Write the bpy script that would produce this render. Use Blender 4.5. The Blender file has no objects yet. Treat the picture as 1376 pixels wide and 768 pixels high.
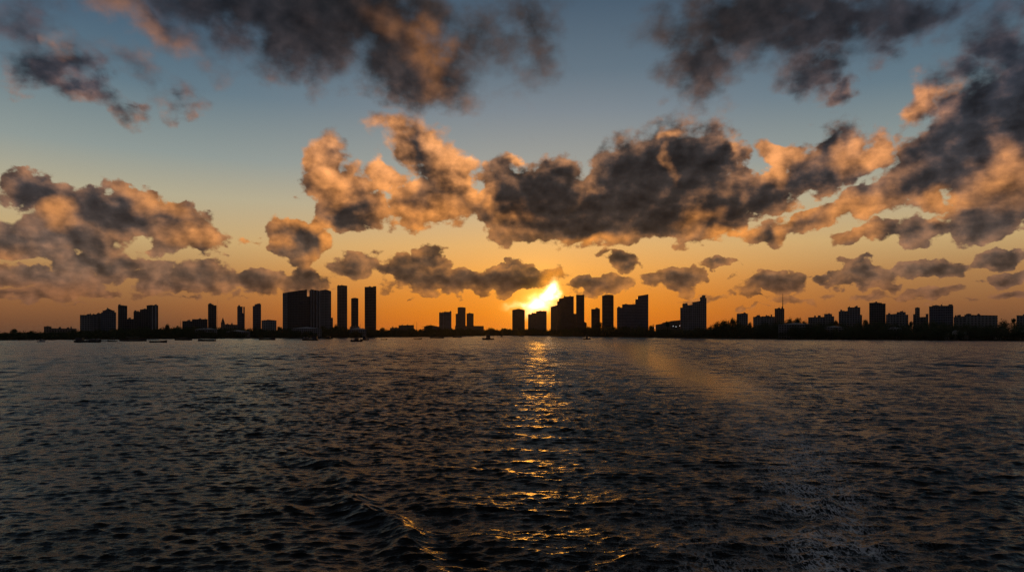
import bpy, bmesh, math, random, os
import numpy as np
from mathutils import Vector, Matrix

random.seed(7)
R = math.radians
SC = bpy.context.scene
COL = SC.collection

# ------------------------------------------------------------------ camera
F_PX, CX, HY, CAM_H = 913.0, 688.0, 447.0, 9.0      # focal length in photo pixels, horizon row, eye height in metres
cam = bpy.data.cameras.new('camera')
cam.sensor_width = 36.0
cam.lens = F_PX / 1376.0 * 36.0
cam.shift_y = (HY - 384.0) / 1376.0
cam.clip_start, cam.clip_end = 0.5, 60000
cam_ob = bpy.data.objects.new('camera', cam)
cam_ob.location = (0, 0, CAM_H)
cam_ob.rotation_euler = (R(90), 0, 0)
COL.objects.link(cam_ob)
SC.camera = cam_ob

# ------------------------------------------------------------------ exposure, sampling
SC.view_settings.view_transform = 'Standard'
SC.view_settings.look = 'None'
SC.view_settings.exposure = 0.0
SC.view_settings.gamma = 1.0
SC.cycles.use_denoising = True
SC.cycles.denoiser = 'OPENIMAGEDENOISE'
SC.cycles.denoising_prefilter = 'NONE'
SC.cycles.volume_bounces = 0
SC.cycles.max_bounces = 5
SC.cycles.glossy_bounces = 3
SC.cycles.diffuse_bounces = 2
SC.cycles.sample_clamp_direct = 3.0
SC.cycles.sample_clamp_indirect = 1.3

SUN_AZ, SUN_EL = 2.2, 2.7                            # degrees: east of the view axis, above the horizon


def srgb(r, g, b, k=1.0):
    f = lambda c: ((c / 255 + 0.055) / 1.055) ** 2.4 if c > 10.3 else c / 255 / 12.92
    return (f(r) * k, f(g) * k, f(b) * k, 1.0)


# ------------------------------------------------------------------ world: Nishita sky, evening glow and clouds
def azel(x, y):
    v = Vector(((x - CX) / F_PX, 1.0, (HY - y) / F_PX)).normalized()
    return math.degrees(math.atan2(v.x, v.y)), math.degrees(math.asin(v.z))


world = bpy.data.worlds.new('World')
SC.world = world
world.use_nodes = True
world.cycles.sampling_method = 'MANUAL'
world.cycles.sample_map_resolution = 512
WN, WL = world.node_tree.nodes, world.node_tree.links
WN.clear()


class G:
    """tiny node-graph writer"""
    def __init__(self, tree):
        self.n, self.l = tree.nodes, tree.links

    def put(self, sock, v):
        if isinstance(v, bpy.types.NodeSocket):
            self.l.new(v, sock)
        elif v is not None:
            sock.default_value = v

    def m(self, op, a, b=None, c=None, clamp=False):
        n = self.n.new('ShaderNodeMath'); n.operation = op; n.use_clamp = clamp
        for i, v in enumerate((a, b, c)):
            self.put(n.inputs[i], v)
        return n.outputs[0]

    def v(self, op, a, b=None, s=None):
        n = self.n.new('ShaderNodeVectorMath'); n.operation = op
        self.put(n.inputs[0], a); self.put(n.inputs[1], b)
        if s is not None: self.put(n.inputs['Scale'], s)
        return n.outputs['Value'] if op in ('LENGTH', 'DOT_PRODUCT', 'DISTANCE') else n.outputs[0]

    def xyz(self, x, y, z):
        n = self.n.new('ShaderNodeCombineXYZ')
        for i, v in enumerate((x, y, z)): self.put(n.inputs[i], v)
        return n.outputs[0]

    def sep(self, v):
        n = self.n.new('ShaderNodeSeparateXYZ'); self.l.new(v, n.inputs[0])
        return n.outputs[0], n.outputs[1], n.outputs[2]

    def rng(self, v, a, b, c=0.0, d=1.0, kind='SMOOTHSTEP'):
        n = self.n.new('ShaderNodeMapRange'); n.interpolation_type = kind
        if kind == 'LINEAR': n.clamp = True
        for i, q in enumerate((v, a, b, c, d)): self.put(n.inputs[i], q)
        return n.outputs[0]

    def mix(self, f, a, b, blend='MIX'):
        n = self.n.new('ShaderNodeMix'); n.data_type = 'RGBA'; n.blend_type = blend
        n.clamp_result = False; n.clamp_factor = True
        self.put(n.inputs[0], f); self.put(n.inputs[6], a); self.put(n.inputs[7], b)
        return n.outputs[2]

    def ramp(self, f, stops, interp='LINEAR'):
        n = self.n.new('ShaderNodeValToRGB'); cr = n.color_ramp; cr.interpolation = interp
        while len(cr.elements) < len(stops): cr.elements.new(0.5)
        for e, (p, c) in zip(cr.elements, stops):
            e.position = p; e.color = c
        self.put(n.inputs[0], f)
        return n.outputs[0]

    def noise(self, vec, scale, detail=6.0, rough=0.55, lac=2.0, dim='3D', dist=0.0):
        n = self.n.new('ShaderNodeTexNoise'); n.noise_dimensions = dim
        n.inputs['Scale'].default_value = scale; n.inputs['Detail'].default_value = detail
        n.inputs['Roughness'].default_value = rough; n.inputs['Lacunarity'].default_value = lac
        n.inputs['Distortion'].default_value = dist
        self.put(n.inputs['Vector'], vec)
        return n

    def blob(self, vec, loc, rot, scale):
        n = self.n.new('ShaderNodeMapping'); n.vector_type = 'TEXTURE'
        n.inputs['Location'].default_value = loc
        n.inputs['Rotation'].default_value = (0, 0, rot)
        n.inputs['Scale'].default_value = scale
        self.l.new(vec, n.inputs['Vector'])
        g = self.n.new('ShaderNodeTexGradient'); g.gradient_type = 'SPHERICAL'
        self.l.new(n.outputs[0], g.inputs[0])
        return g.outputs['Fac']


w = G(world.node_tree)
tc = WN.new('ShaderNodeTexCoord')
D = tc.outputs['Generated']
dx, dy, dz = w.sep(D)
az = w.m('MULTIPLY', w.m('ARCTAN2', dx, dy), 57.29578)
el = w.m('MULTIPLY', w.m('ARCSINE', dz), 57.29578)
SKY = w.xyz(az, el, 0.0)                              # compass angle and height angle, degrees
sd = Vector((math.sin(R(SUN_AZ)) * math.cos(R(SUN_EL)), math.cos(R(SUN_AZ)) * math.cos(R(SUN_EL)), math.sin(R(SUN_EL))))
sun_ang = w.m('MULTIPLY', w.m('ARCCOSINE', w.v('DOT_PRODUCT', D, tuple(sd))), 57.29578)

nish = WN.new('ShaderNodeTexSky')
nish.sky_type = 'NISHITA'; nish.sun_disc = False
nish.sun_elevation = R(SUN_EL); nish.sun_rotation = R(SUN_AZ)
nish.dust_density = 3.0; nish.air_density = 1.5; nish.ozone_density = 3.0

# clear evening sky: colour by height, warmer and brighter towards the sun
E0 = 60.0
def hstops(rows): return [(max(0.0, e) / E0, srgb(*c)) for e, c in rows]
elf = w.m('DIVIDE', el, E0)
near = w.ramp(elf, hstops([(0, (214, 104, 12)), (1.7, (222, 124, 26)), (3.2, (226, 138, 46)), (5.4, (230, 162, 82)), (7.3, (220, 172, 108)),
    (10.3, (190, 173, 140)), (13.3, (154, 158, 152)), (18, (119, 133, 143)), (21, (93, 114, 129)), (26, (66, 90, 110)), (34, (52, 60, 68)), (60, (27, 31, 36))]))
far = w.ramp(elf, hstops([(0, (100, 64, 46)), (2, (140, 93, 58)), (4.5, (172, 126, 78)), (7.0, (196, 166, 116)),
    (10.3, (178, 170, 143)), (13.3, (141, 152, 149)), (18, (94, 119, 133)), (22, (70, 97, 118)), (26, (52, 76, 99)), (34, (49, 58, 67)), (60, (27, 31, 36))]))
back = w.ramp(elf, hstops([(0, (64, 60, 66)), (5, (74, 70, 78)), (12, (66, 71, 82)), (25, (46, 54, 64)), (60, (22, 25, 29))]))
azd = w.m('ABSOLUTE', w.m('SUBTRACT', az, SUN_AZ))
clear = w.mix(w.rng(azd, 3.0, 33.0, kind='SMOOTHSTEP'), near, far)
clear = w.mix(w.rng(azd, 45.0, 110.0), clear, back)

# cloud field ---------------------------------------------------------------
# (x, y, half width, half height, tilt in degrees, weight): measured centres turned into compass/height angles
CLOUDS = [
 # broad dark deck overhead
 (430,25,250,82,4,1.3),(545,78,130,62,10,1.1),(320,18,185,60,12,1.05),(640,60,95,66,0,.72),(715,35,58,95,5,.72),(570,112,80,26,0,.6),(200,25,130,50,20,.7),(450,70,120,50,4,.8),
 (65,75,84,52,35,.82),(110,112,80,32,32,.74),(155,128,34,17,20,.5),(25,35,90,48,10,.6),(245,142,46,24,-15,.5),(200,95,100,50,30,.42),
 (945,70,64,76,-15,.95),(930,25,66,50,0,.7),(1010,18,150,54,-3,1.1),(1120,28,160,54,-4,1.1),(1215,28,108,46,-14,.95),(1100,88,58,40,-20,.9),(1128,122,30,20,-25,.7),(1190,68,36,34,-30,.75),(1275,8,60,34,-20,.75),(1040,60,66,44,0,.6),
 # towering bank on the right
 (1350,50,65,85,-35,.9),(1335,130,105,66,-12,1.1),(1290,195,100,62,-22,1.0),(1240,243,88,34,-22,.85),(1175,252,60,20,-22,.6),(1380,130,80,110,0,1.0),(1225,150,36,42,10,.7),(1345,245,70,55,-10,.9),(1258,272,32,22,0,.6),(1320,292,105,27,-6,.95),(1250,302,60,22,-4,.7),(1376,210,70,60,0,.8),
 # bright cumulus left of centre
 (440,210,40,32,-20,.8),(452,255,48,46,0,.8),(530,165,38,30,0,.75),(562,200,58,52,25,.95),(598,240,54,46,25,.9),(565,272,66,36,0,.8),(642,246,16,12,0,.4),(470,288,52,24,0,.9),(515,240,40,26,0,.5),
 # dark cumulus right of centre
 (718,268,70,58,0,1.25),(738,228,44,26,0,.85),(790,292,76,34,0,1.1),(850,250,68,64,0,1.3),(902,225,70,58,0,1.3),(942,218,54,48,0,1.15),(975,222,32,38,0,.85),(885,288,80,34,0,1.1),(960,283,66,38,-15,1.05),(1015,262,66,32,-20,.9),(697,208,13,10,0,.6),
 (1052,215,48,22,-8,.75),(1110,200,42,42,0,.8),(1092,242,62,28,-15,.8),(1165,213,56,32,-15,.72),(1160,272,56,28,-12,.66),(1040,312,34,20,0,.8),(985,318,30,14,0,.45),(1092,292,40,16,-10,.7),(1150,322,42,16,-8,.6),(1205,316,56,20,-4,.7),
 # left bank
 (45,258,72,30,10,.95),(72,243,30,18,0,.6),(150,285,95,30,14,1.0),(205,288,70,30,16,.9),(242,312,62,30,10,.85),(105,322,95,30,8,.8),(15,330,76,22,6,.8),(135,352,110,19,4,.85),(55,374,95,15,2,.75),(185,374,85,13,0,.65),(262,335,48,15,0,.6),(300,330,34,12,0,.45),(262,368,70,22,0,.7),(90,288,34,20,0,.6),
 (397,322,40,32,10,.9),(340,322,26,15,0,.5),(345,377,48,18,0,.85),(412,377,44,19,0,.85),(472,360,38,22,0,.75),(305,372,48,18,0,.6),(400,352,30,16,0,.5),
 # low clouds around the sun
 (545,370,38,24,10,.85),(580,350,22,26,0,.8),(592,380,64,17,0,.85),(642,380,70,18,0,.9),(688,377,66,20,-4,.95),(690,358,40,9,0,.6),(720,372,32,14,-15,.75),(530,385,26,12,0,.5),(760,398,12,8,-30,.45),
 (836,353,30,20,5,.9),(795,385,48,11,0,.75),(880,383,22,13,0,.5),(918,378,34,16,-6,.85),(905,390,24,10,0,.6),(970,357,28,8,0,.65),(1035,378,58,16,0,.9),(1060,368,30,10,0,.6),(1112,376,38,9,0,.7),(1165,368,40,15,0,.8),(1150,380,36,10,0,.7),(1195,382,30,8,0,.55),(1160,353,28,8,0,.65),
 (1257,364,52,14,-2,.85),(1235,372,26,8,0,.6),(1342,344,54,14,-4,.85),(1350,370,50,10,-3,.8),(1172,397,34,7,-6,.6),(1262,392,46,8,0,.65),(1225,397,24,6,0,.5),(1350,393,50,9,-3,.65),(1312,380,26,5,0,.5),(945,402,36,7,0,.5),(1010,396,34,7,0,.55),(1055,400,44,7,0,.5),(1100,392,26,6,0,.5),(1010,412,30,5,0,.4),(1290,404,40,5,0,.45),
 (20,396,120,11,0,.68),(95,385,70,12,3,.6),(150,394,80,9,3,.6),(235,384,60,11,0,.7),(110,408,60,6,0,.45),(250,398,34,6,0,.5),(585,400,18,6,0,.5),(548,404,16,5,0,.45),(300,345,24,8,0,.5),(330,398,40,6,0,.45),(500,345,16,10,0,.4),
]
# parts of the clouds that face the low sun
SUNNY = [
 (575,70,40,55,15,.7),(530,40,50,40,20,.45),(160,30,70,40,30,1.1),(195,50,50,34,30,.9),(70,45,22,24,0,.8),(255,75,46,30,30,.5),
 (430,210,40,34,0,1.0),(450,248,40,34,10,1.0),(520,165,40,26,0,1.0),(600,190,40,40,40,1.0),(520,215,34,50,0,.9),(610,228,52,34,25,.9),(570,285,70,26,0,.8),(505,250,30,50,0,.7),(640,245,26,20,0,.8),
 (697,208,14,10,0,1.2),(902,178,26,10,0,.9),(908,222,16,34,0,.7),(985,205,12,26,0,.6),(930,292,60,22,0,.6),(690,285,40,26,0,.45),(800,318,60,10,0,.6),(670,262,18,30,0,.6),
 (1050,213,50,24,-8,1.1),(1165,205,50,24,-10,1.0),(1155,280,70,32,-10,.85),(985,318,34,16,0,1.0),(1060,310,20,26,0,.5),(1075,285,22,18,0,.8),(1218,150,24,44,10,1.0),(1255,128,40,16,-10,.8),(1345,235,60,50,-15,.75),(1260,270,30,26,0,1.1),(1150,320,50,14,0,.6),(1300,265,50,14,-20,.6),
 (220,278,60,18,20,.9),(88,285,36,22,0,1.0),(250,318,70,26,10,.7),(175,325,60,26,0,.5),(10,345,40,14,0,.5),(110,395,160,16,0,.4),(405,302,40,16,10,1.0),(432,320,14,26,0,.9),(340,322,30,16,0,.9),(375,320,14,20,0,.7),(420,355,20,16,0,.5),
 (735,372,24,14,-15,1.0),
]

def px_blob(e, grow):
    x, y, rx, ry, t, wt = e
    a, b = azel(x, y)
    a1, b1 = azel(x + 1, y); a2, b2 = azel(x, y - 1)
    return (a, b, 0), R(-t), (rx * grow * math.hypot(a1 - a, b1 - b), ry * grow * math.hypot(a2 - a, b2 - b), 1.0), wt

# wind-torn outlines: the angles are pushed about by coarse and fine noise before the shapes are looked up
lowc = w.rng(el, 3.0, 17.0, 0.45, 1.0, kind='LINEAR')       # clouds near the horizon are farther, so smaller
NS = w.xyz(az, w.m('MULTIPLY', el, 1.3), 0.0)
n_a = w.noise(NS, 0.17, 2.0, 0.5, dim='2D')
n_b = w.noise(NS, 0.55, 8.0, 0.53, dim='2D')
wa = w.v('SCALE', w.v('SUBTRACT', n_a.outputs['Color'], (0.5, 0.5, 0.5)), s=w.m('MULTIPLY', lowc, 4.5))
wb = w.v('SCALE', w.v('SUBTRACT', n_b.outputs['Color'], (0.5, 0.5, 0.5)), s=w.rng(el, 3.0, 17.0, 2.3, 3.1, kind='LINEAR'))
warp = w.v('MULTIPLY', w.v('ADD', wa, wb), (1.0, 0.8, 0.0))
WS = w.v('ADD', SKY, warp)
n_c = w.noise(NS, 0.42, 3.0, 0.45, dim='2D')
WS2 = w.v('ADD', SKY, w.v('MULTIPLY', w.v('ADD', wa, w.v('SCALE', w.v('SUBTRACT', n_c.outputs['Color'], (0.5, 0.5, 0.5)), s=w.m('MULTIPLY', lowc, 3.2))), (1.0, 0.8, 0.0)))

field = None
for e in CLOUDS:
    loc, rot, scl, wt = px_blob(e, 1.46)
    b = w.m('MULTIPLY', w.blob(WS, loc, rot, scl), wt)
    field = b if field is None else w.m('SMOOTH_MAX', field, b, 0.10)
sunny = None
for e in SUNNY:
    loc, rot, scl, wt = px_blob(e, 1.35)
    b = w.m('MULTIPLY', w.blob(WS2, loc, rot, scl), wt)
    sunny = b if sunny is None else w.m('SMOOTH_MAX', sunny, b, 0.15)

# puffs: billows and fractal noise, and the same looked up a little way towards the sun, for relief
def billow(vec, scale):
    n = WN.new('ShaderNodeTexVoronoi'); n.voronoi_dimensions = '2D'; n.feature = 'SMOOTH_F1'
    n.inputs['Scale'].default_value = scale; n.inputs['Detail'].default_value = 2.0
    n.inputs['Roughness'].default_value = 0.45; n.inputs['Lacunarity'].default_value = 2.1
    n.inputs['Smoothness'].default_value = 0.35; n.inputs['Randomness'].default_value = 1.0
    n.normalize = True
    WL.new(vec, n.inputs['Vector'])
    return w.m('SUBTRACT', 0.85, w.m('MULTIPLY', n.outputs['Distance'], 1.7))

def puffs(vec):
    wv = w.v('ADD', vec, w.v('SCALE', w.noise(vec, 0.9, 5.0, 0.55, dim='2D').outputs['Color'], s=0.9))
    return w.m('ADD', w.m('MULTIPLY', billow(wv, 0.34), 0.62), w.m('MULTIPLY', w.noise(vec, 0.5, 6.0, 0.48, dim='2D').outputs[0], 0.55))

fb0 = w.noise(NS, 0.28, 8.0, 0.55, dim='2D')
pf = puffs(NS)
to_sun = w.v('NORMALIZE', w.v('SUBTRACT', (SUN_AZ, 26.0, 0), w.v('MULTIPLY', SKY, (1, 1, 0))))
pf2 = puffs(w.v('ADD', NS, w.v('SCALE', to_sun, s=w.m('MULTIPLY', lowc, 1.0))))
relief = w.m('SUBTRACT', pf, pf2)
puff = w.m('ADD', w.m('MULTIPLY', w.m('SUBTRACT', fb0.outputs[0], 0.5), 0.7), w.m('MULTIPLY', w.m('SUBTRACT', pf, 0.48), 0.55))
dens = w.m('ADD', field, w.m('MULTIPLY', puff, w.m('MULTIPLY', w.rng(field, 0.02, 0.3, 0.3, 1.0), w.rng(el, 4.0, 12.0, 1.25, 1.0))))
soft = w.rng(el, 11.0, 22.0, 0.13, 0.75)
lo = w.rng(el, 12.0, 22.0, 0.24, 0.10)
alpha = w.rng(dens, lo, w.m('ADD', lo, soft))
alpha = w.m('MULTIPLY', alpha, w.rng(el, 0.6, 2.0))
thick = w.rng(dens, w.m('ADD', lo, 0.02), 0.80)

# colours of cloud in shade and in sun
shade_hi = w.ramp(elf, hstops([(0, (150, 90, 44)), (2.5, (112, 72, 44)), (4.5, (90, 68, 52)), (7, (82, 66, 54)), (9, (64, 54, 48)), (12, (58, 52, 50)), (16, (58, 55, 56)), (20, (56, 56, 60)), (26, (40, 40, 42)), (60, (22, 24, 28))]))
shade_far = w.ramp(elf, hstops([(0, (100, 64, 44)), (2.5, (100, 72, 56)), (4.5, (90, 74, 64)), (7, (82, 71, 66)), (10, (68, 63, 64)), (14, (58, 59, 65)), (18, (56, 61, 72)), (26, (41, 50, 62)), (60, (22, 26, 34))]))
shade = w.mix(w.rng(azd, 8.0, 38.0), shade_hi, shade_far)
lit_near = w.ramp(elf, hstops([(0, (236, 136, 26)), (3, (236, 146, 42)), (6, (230, 144, 54)), (10, (236, 152, 78)), (15, (237, 162, 102)), (20, (188, 124, 74)), (26, (134, 90, 60)), (60, (60, 44, 40))]))
lit_far = w.ramp(elf, hstops([(0, (140, 88, 52)), (3, (166, 108, 66)), (6, (186, 126, 78)), (10, (206, 138, 82)), (15, (216, 146, 96)), (20, (156, 110, 86)), (26, (110, 84, 72)), (60, (50, 42, 44))]))
lit = w.mix(w.rng(azd, 4.0, 36.0), lit_near, lit_far)
body = w.rng(field, w.m('ADD', lo, 0.02), 0.95)               # how deep inside the cloud
sun_amt = w.m('MULTIPLY', sunny, w.rng(pf, 0.2, 0.8, 0.78, 1.22, kind='LINEAR'))
sun_amt = w.m('ADD', sun_amt, w.m('MULTIPLY', relief, w.rng(el, 14.0, 22.0, 0.55, 0.10)))
sun_amt = w.m('ADD', sun_amt, w.m('MULTIPLY', w.m('SUBTRACT', 0.42, body), w.rng(el, 15.0, 21.0, 0.40, 0.14)))
sun_amt = w.rng(sun_amt, -0.05, 1.0)
dark_var = w.rng(w.m('ADD', w.m('MULTIPLY', fb0.outputs[0], 0.6), w.m('MULTIPLY', relief, 0.4)), 0.1, 0.55, 0.62, 1.45, kind='LINEAR')
shade = w.v('SCALE', shade, s=dark_var)
shade = w.v('SCALE', shade, s=w.rng(body, 0.05, 1.0, 1.35, 0.70, kind='LINEAR'))
cloud = w.mix(sun_amt, shade, lit)
vol = w.m('ADD', w.m('MULTIPLY', relief, w.rng(el, 14.0, 22.0, 1.1, 0.30)), w.m('MULTIPLY', w.m('SUBTRACT', w.noise(NS, 1.6, 6.0, 0.55, dim='2D').outputs[0], 0.5), w.rng(el, 15.0, 22.0, 0.55, 0.25)))
cloud = w.v('SCALE', cloud, s=w.m('MAXIMUM', w.m('ADD', 1.0, vol), 0.45))

# the sun's aureole, seen where the clouds are thin
gb = None
for e in ((723, 409, 26, 15, -12, 1.0), (738, 390, 24, 12, -52, 1.0), (702, 410, 22, 6, -5, 0.6)):
    loc, rot, scl, wt = px_blob(e, 1.5)
    b = w.m('MULTIPLY', w.blob(w.v('ADD', SKY, w.v('SCALE', warp, s=0.8)), loc, rot, scl), wt)
    gb = b if gb is None else w.m('SMOOTH_MAX', gb, b, 0.1)
g2 = w.m('POWER', 2.71828, w.m('MULTIPLY', w.m('DIVIDE', sun_ang, 1.3), -1.0))
g3 = w.m('POWER', 2.71828, w.m('MULTIPLY', w.m('DIVIDE', sun_ang, 6.0), -1.0))
def tint(f, c): return w.v('SCALE', c, s=f)
glow = w.v('ADD', w.v('ADD', tint(w.m('POWER', gb, 3.2), (4.6, 4.2, 3.2)), tint(w.m('POWER', gb, 1.4), (1.5, 0.72, 0.10))), tint(g2, (1.2, 0.55, 0.06)))
glow = w.v('ADD', glow, tint(g3, (0.20, 0.085, 0.008)))
thin = w.m('SUBTRACT', 1.0, alpha)
sky_c = w.v('ADD', clear, w.v('SCALE', glow, s=1.0))
cloud_c = w.v('ADD', cloud, w.v('SCALE', glow, s=w.m('MULTIPLY', w.m('SUBTRACT', 1.0, thick), 0.25)))
tot = w.mix(alpha, sky_c, cloud_c)
below = w.rng(el, -1.5, 0.0)
tot = w.mix(below, srgb(30, 26, 24), tot)
tot = w.v('ADD', w.v('SCALE', tot, s=10.0), w.v('SCALE', nish.outputs[0], s=w.m('MULTIPLY', thin, 0.02)))
bg = WN.new('ShaderNodeBackground'); bg.inputs['Strength'].default_value = 0.1
WL.new(tot, bg.inputs['Color'])
wo = WN.new('ShaderNodeOutputWorld'); WL.new(bg.outputs[0], wo.inputs['Surface'])

# ------------------------------------------------------------------ sun lamp (dusk: weak)
sl = bpy.data.lights.new('sun', 'SUN')
sl.energy = 0.19; sl.angle = R(0.5); sl.color = (1.0, 0.38, 0.035)
sun_ob = bpy.data.objects.new('sun', sl)
sun_ob.rotation_euler = Vector(-sd).to_track_quat('-Z', 'Y').to_euler()
sun_ob.location = sd * 300
COL.objects.link(sun_ob)

# ------------------------------------------------------------------ helpers
def W(x, y, d):                                     # the point at distance d along the view axis seen at photo pixel (x, y)
    return Vector(((x - CX) / F_PX * d, d, CAM_H + (HY - y) / F_PX * d))


def interp(tab, x):
    xs = [p[0] for p in tab]; ys = [p[1] for p in tab]
    return float(np.interp(x, xs, ys))


def material(name, base, rough=0.8, spec=0.4, vary=0.25, scale=0.15, metal=0.0):
    m = bpy.data.materials.new(name); m.use_nodes = True
    g = G(m.node_tree); p = m.node_tree.nodes['Principled BSDF']
    t = g.n.new('ShaderNodeTexCoord')
    n = g.noise(t.outputs['Object'], scale, 6.0, 0.6)
    f = g.rng(n.outputs[0], 0.25, 0.75, 1 - vary, 1 + vary, kind='LINEAR')
    c = g.v('SCALE', tuple(base[:3]), s=f)
    g.l.new(c, p.inputs['Base Color'])
    p.inputs['Roughness'].default_value = rough
    p.inputs['Specular IOR Level'].default_value = spec
    p.inputs['Metallic'].default_value = metal
    return m


def facade(name, wall, glass=(0.03, 0.035, 0.04), bay=3.4, floor=3.3, wfrac=0.62, hfrac=0.55, rough=0.25):
    """wall with a grid of window openings, worked out on the wall's own coordinates"""
    m = bpy.data.materials.new(name); m.use_nodes = True
    g = G(m.node_tree); p = m.node_tree.nodes['Principled BSDF']
    t = g.n.new('ShaderNodeTexCoord'); x, y, z = g.sep(t.outputs['Object'])
    u = g.m('FRACT', g.m('ADD', g.m('DIVIDE', g.m('ADD', x, y), bay), 100.5))
    v = g.m('FRACT', g.m('ADD', g.m('DIVIDE', z, floor), 0.2))
    a = g.m('LESS_THAN', g.m('ABSOLUTE', g.m('SUBTRACT', u, 0.5)), wfrac / 2)
    b = g.m('LESS_THAN', g.m('ABSOLUTE', g.m('SUBTRACT', v, 0.5)), hfrac / 2)
    win = g.m('MULTIPLY', a, b)
    nz = g.sep(t.outputs['Normal'])[2]
    win = g.m('MULTIPLY', win, g.m('LESS_THAN', g.m('ABSOLUTE', nz), 0.5))
    n = g.noise(t.outputs['Object'], 0.08, 6.0, 0.6)
    wc = g.v('SCALE', tuple(wall), s=g.rng(n.outputs[0], 0.25, 0.75, 0.75, 1.2, kind='LINEAR'))
    cell = g.n.new('ShaderNodeTexWhiteNoise'); cell.noise_dimensions = '2D'
    g.l.new(g.xyz(g.m('FLOOR', g.m('DIVIDE', g.m('ADD', x, y), bay)), g.m('FLOOR', g.m('DIVIDE', z, floor)), 0), cell.inputs['Vector'])
    gc = g.v('SCALE', tuple(glass), s=g.rng(cell.outputs['Value'], 0, 1, 0.6, 1.5, kind='LINEAR'))
    g.l.new(g.mix(win, wc, gc), p.inputs['Base Color'])
    g.l.new(g.rng(win, 0, 1, 0.85, rough, kind='LINEAR'), p.inputs['Roughness'])
    return m


def link(name, mesh, mat=None, parent=None):
    o = bpy.data.objects.new(name, mesh); COL.objects.link(o)
    if mat is not None and not mesh.materials: mesh.materials.append(mat)
    if parent is not None: o.parent = parent
    return o


def tag(o, label=None, cat=None, group=None, kind=None):
    if label: o['label'] = label
    if cat: o['category'] = cat
    if group: o['group'] = group
    if kind: o['kind'] = kind
    return o


def thing(name, label, cat, loc, rz=0.0, group=None):
    o = bpy.data.objects.new(name, None); COL.objects.link(o)
    o.empty_display_size = 1.0
    o.location = loc; o.rotation_euler = (0, 0, rz)
    return tag(o, label, cat, group)


class MB:
    """collects boxes, prisms, tubes into one mesh"""
    def __init__(self): self.v, self.f = [], []

    def poly(self, pts, faces):
        o = len(self.v); self.v += [tuple(p) for p in pts]
        self.f += [tuple(i + o for i in q) for q in faces]
        return self

    def box(self, x0, x1, y0, y1, z0, z1, z1r=None):
        zr = z1 if z1r is None else z1r
        return self.poly([(x0, y0, z0), (x1, y0, z0), (x1, y1, z0), (x0, y1, z0), (x0, y0, z1), (x1, y0, zr), (x1, y1, zr), (x0, y1, z1)],
                         [(0, 3, 2, 1), (4, 5, 6, 7), (0, 1, 5, 4), (1, 2, 6, 5), (2, 3, 7, 6), (3, 0, 4, 7)])

    def loft(self, rings, cap=True):
        n = len(rings[0]); o = len(self.v)
        for r in rings: self.v += [tuple(p) for p in r]
        for k in range(len(rings) - 1):
            for i in range(n):
                j = (i + 1) % n
                self.f.append((o + k * n + i, o + k * n + j, o + (k + 1) * n + j, o + (k + 1) * n + i))
        if cap:
            self.f.append(tuple(o + i for i in reversed(range(n))))
            self.f.append(tuple(o + (len(rings) - 1) * n + i for i in range(n)))
        return self

    def tube(self, pts, radii, n=8):
        rings = []
        for k, p in enumerate(pts):
            p = Vector(p); a = Vector(pts[max(k - 1, 0)]); b = Vector(pts[min(k + 1, len(pts) - 1)])
            t = (b - a).normalized(); q = t.cross(Vector((0.31, 0.9, 0.2))).normalized(); r = t.cross(q)
            rings.append([p + (q * math.cos(2 * math.pi * i / n) + r * math.sin(2 * math.pi * i / n)) * radii[k] for i in range(n)])
        return self.loft(rings)

    def build(self, name, mat=None, parent=None, smooth=False):
        me = bpy.data.meshes.new(name); me.from_pydata(self.v, [], self.f); me.update()
        if smooth: me.polygons.foreach_set('use_smooth', [True] * len(me.polygons))
        return link(name, me, mat, parent)


# ------------------------------------------------------------------ shoreline (photo column, row of the waterline)
SHORE = [(-2600, 470), (-900, 463), (-300, 460), (-120, 458.4), (0, 457.0), (60, 456.6), (105, 456.3), (160, 455.8), (200, 455.2), (350, 454.2), (430, 453.7), (500, 453.2), (560, 452.6),
         (600, 452.1), (640, 451.2), (680, 450.6), (715, 450.7), (740, 451.2), (790, 452.0), (860, 453.0), (920, 454.0), (1000, 455.0), (1100, 456.0), (1200, 456.8), (1290, 457.4),
         (1376, 457.8), (1500, 458.5), (1800, 460), (2600, 464), (4200, 472)]


def shore_d(x): return CAM_H * F_PX / (interp(SHORE, x) - HY)


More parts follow.
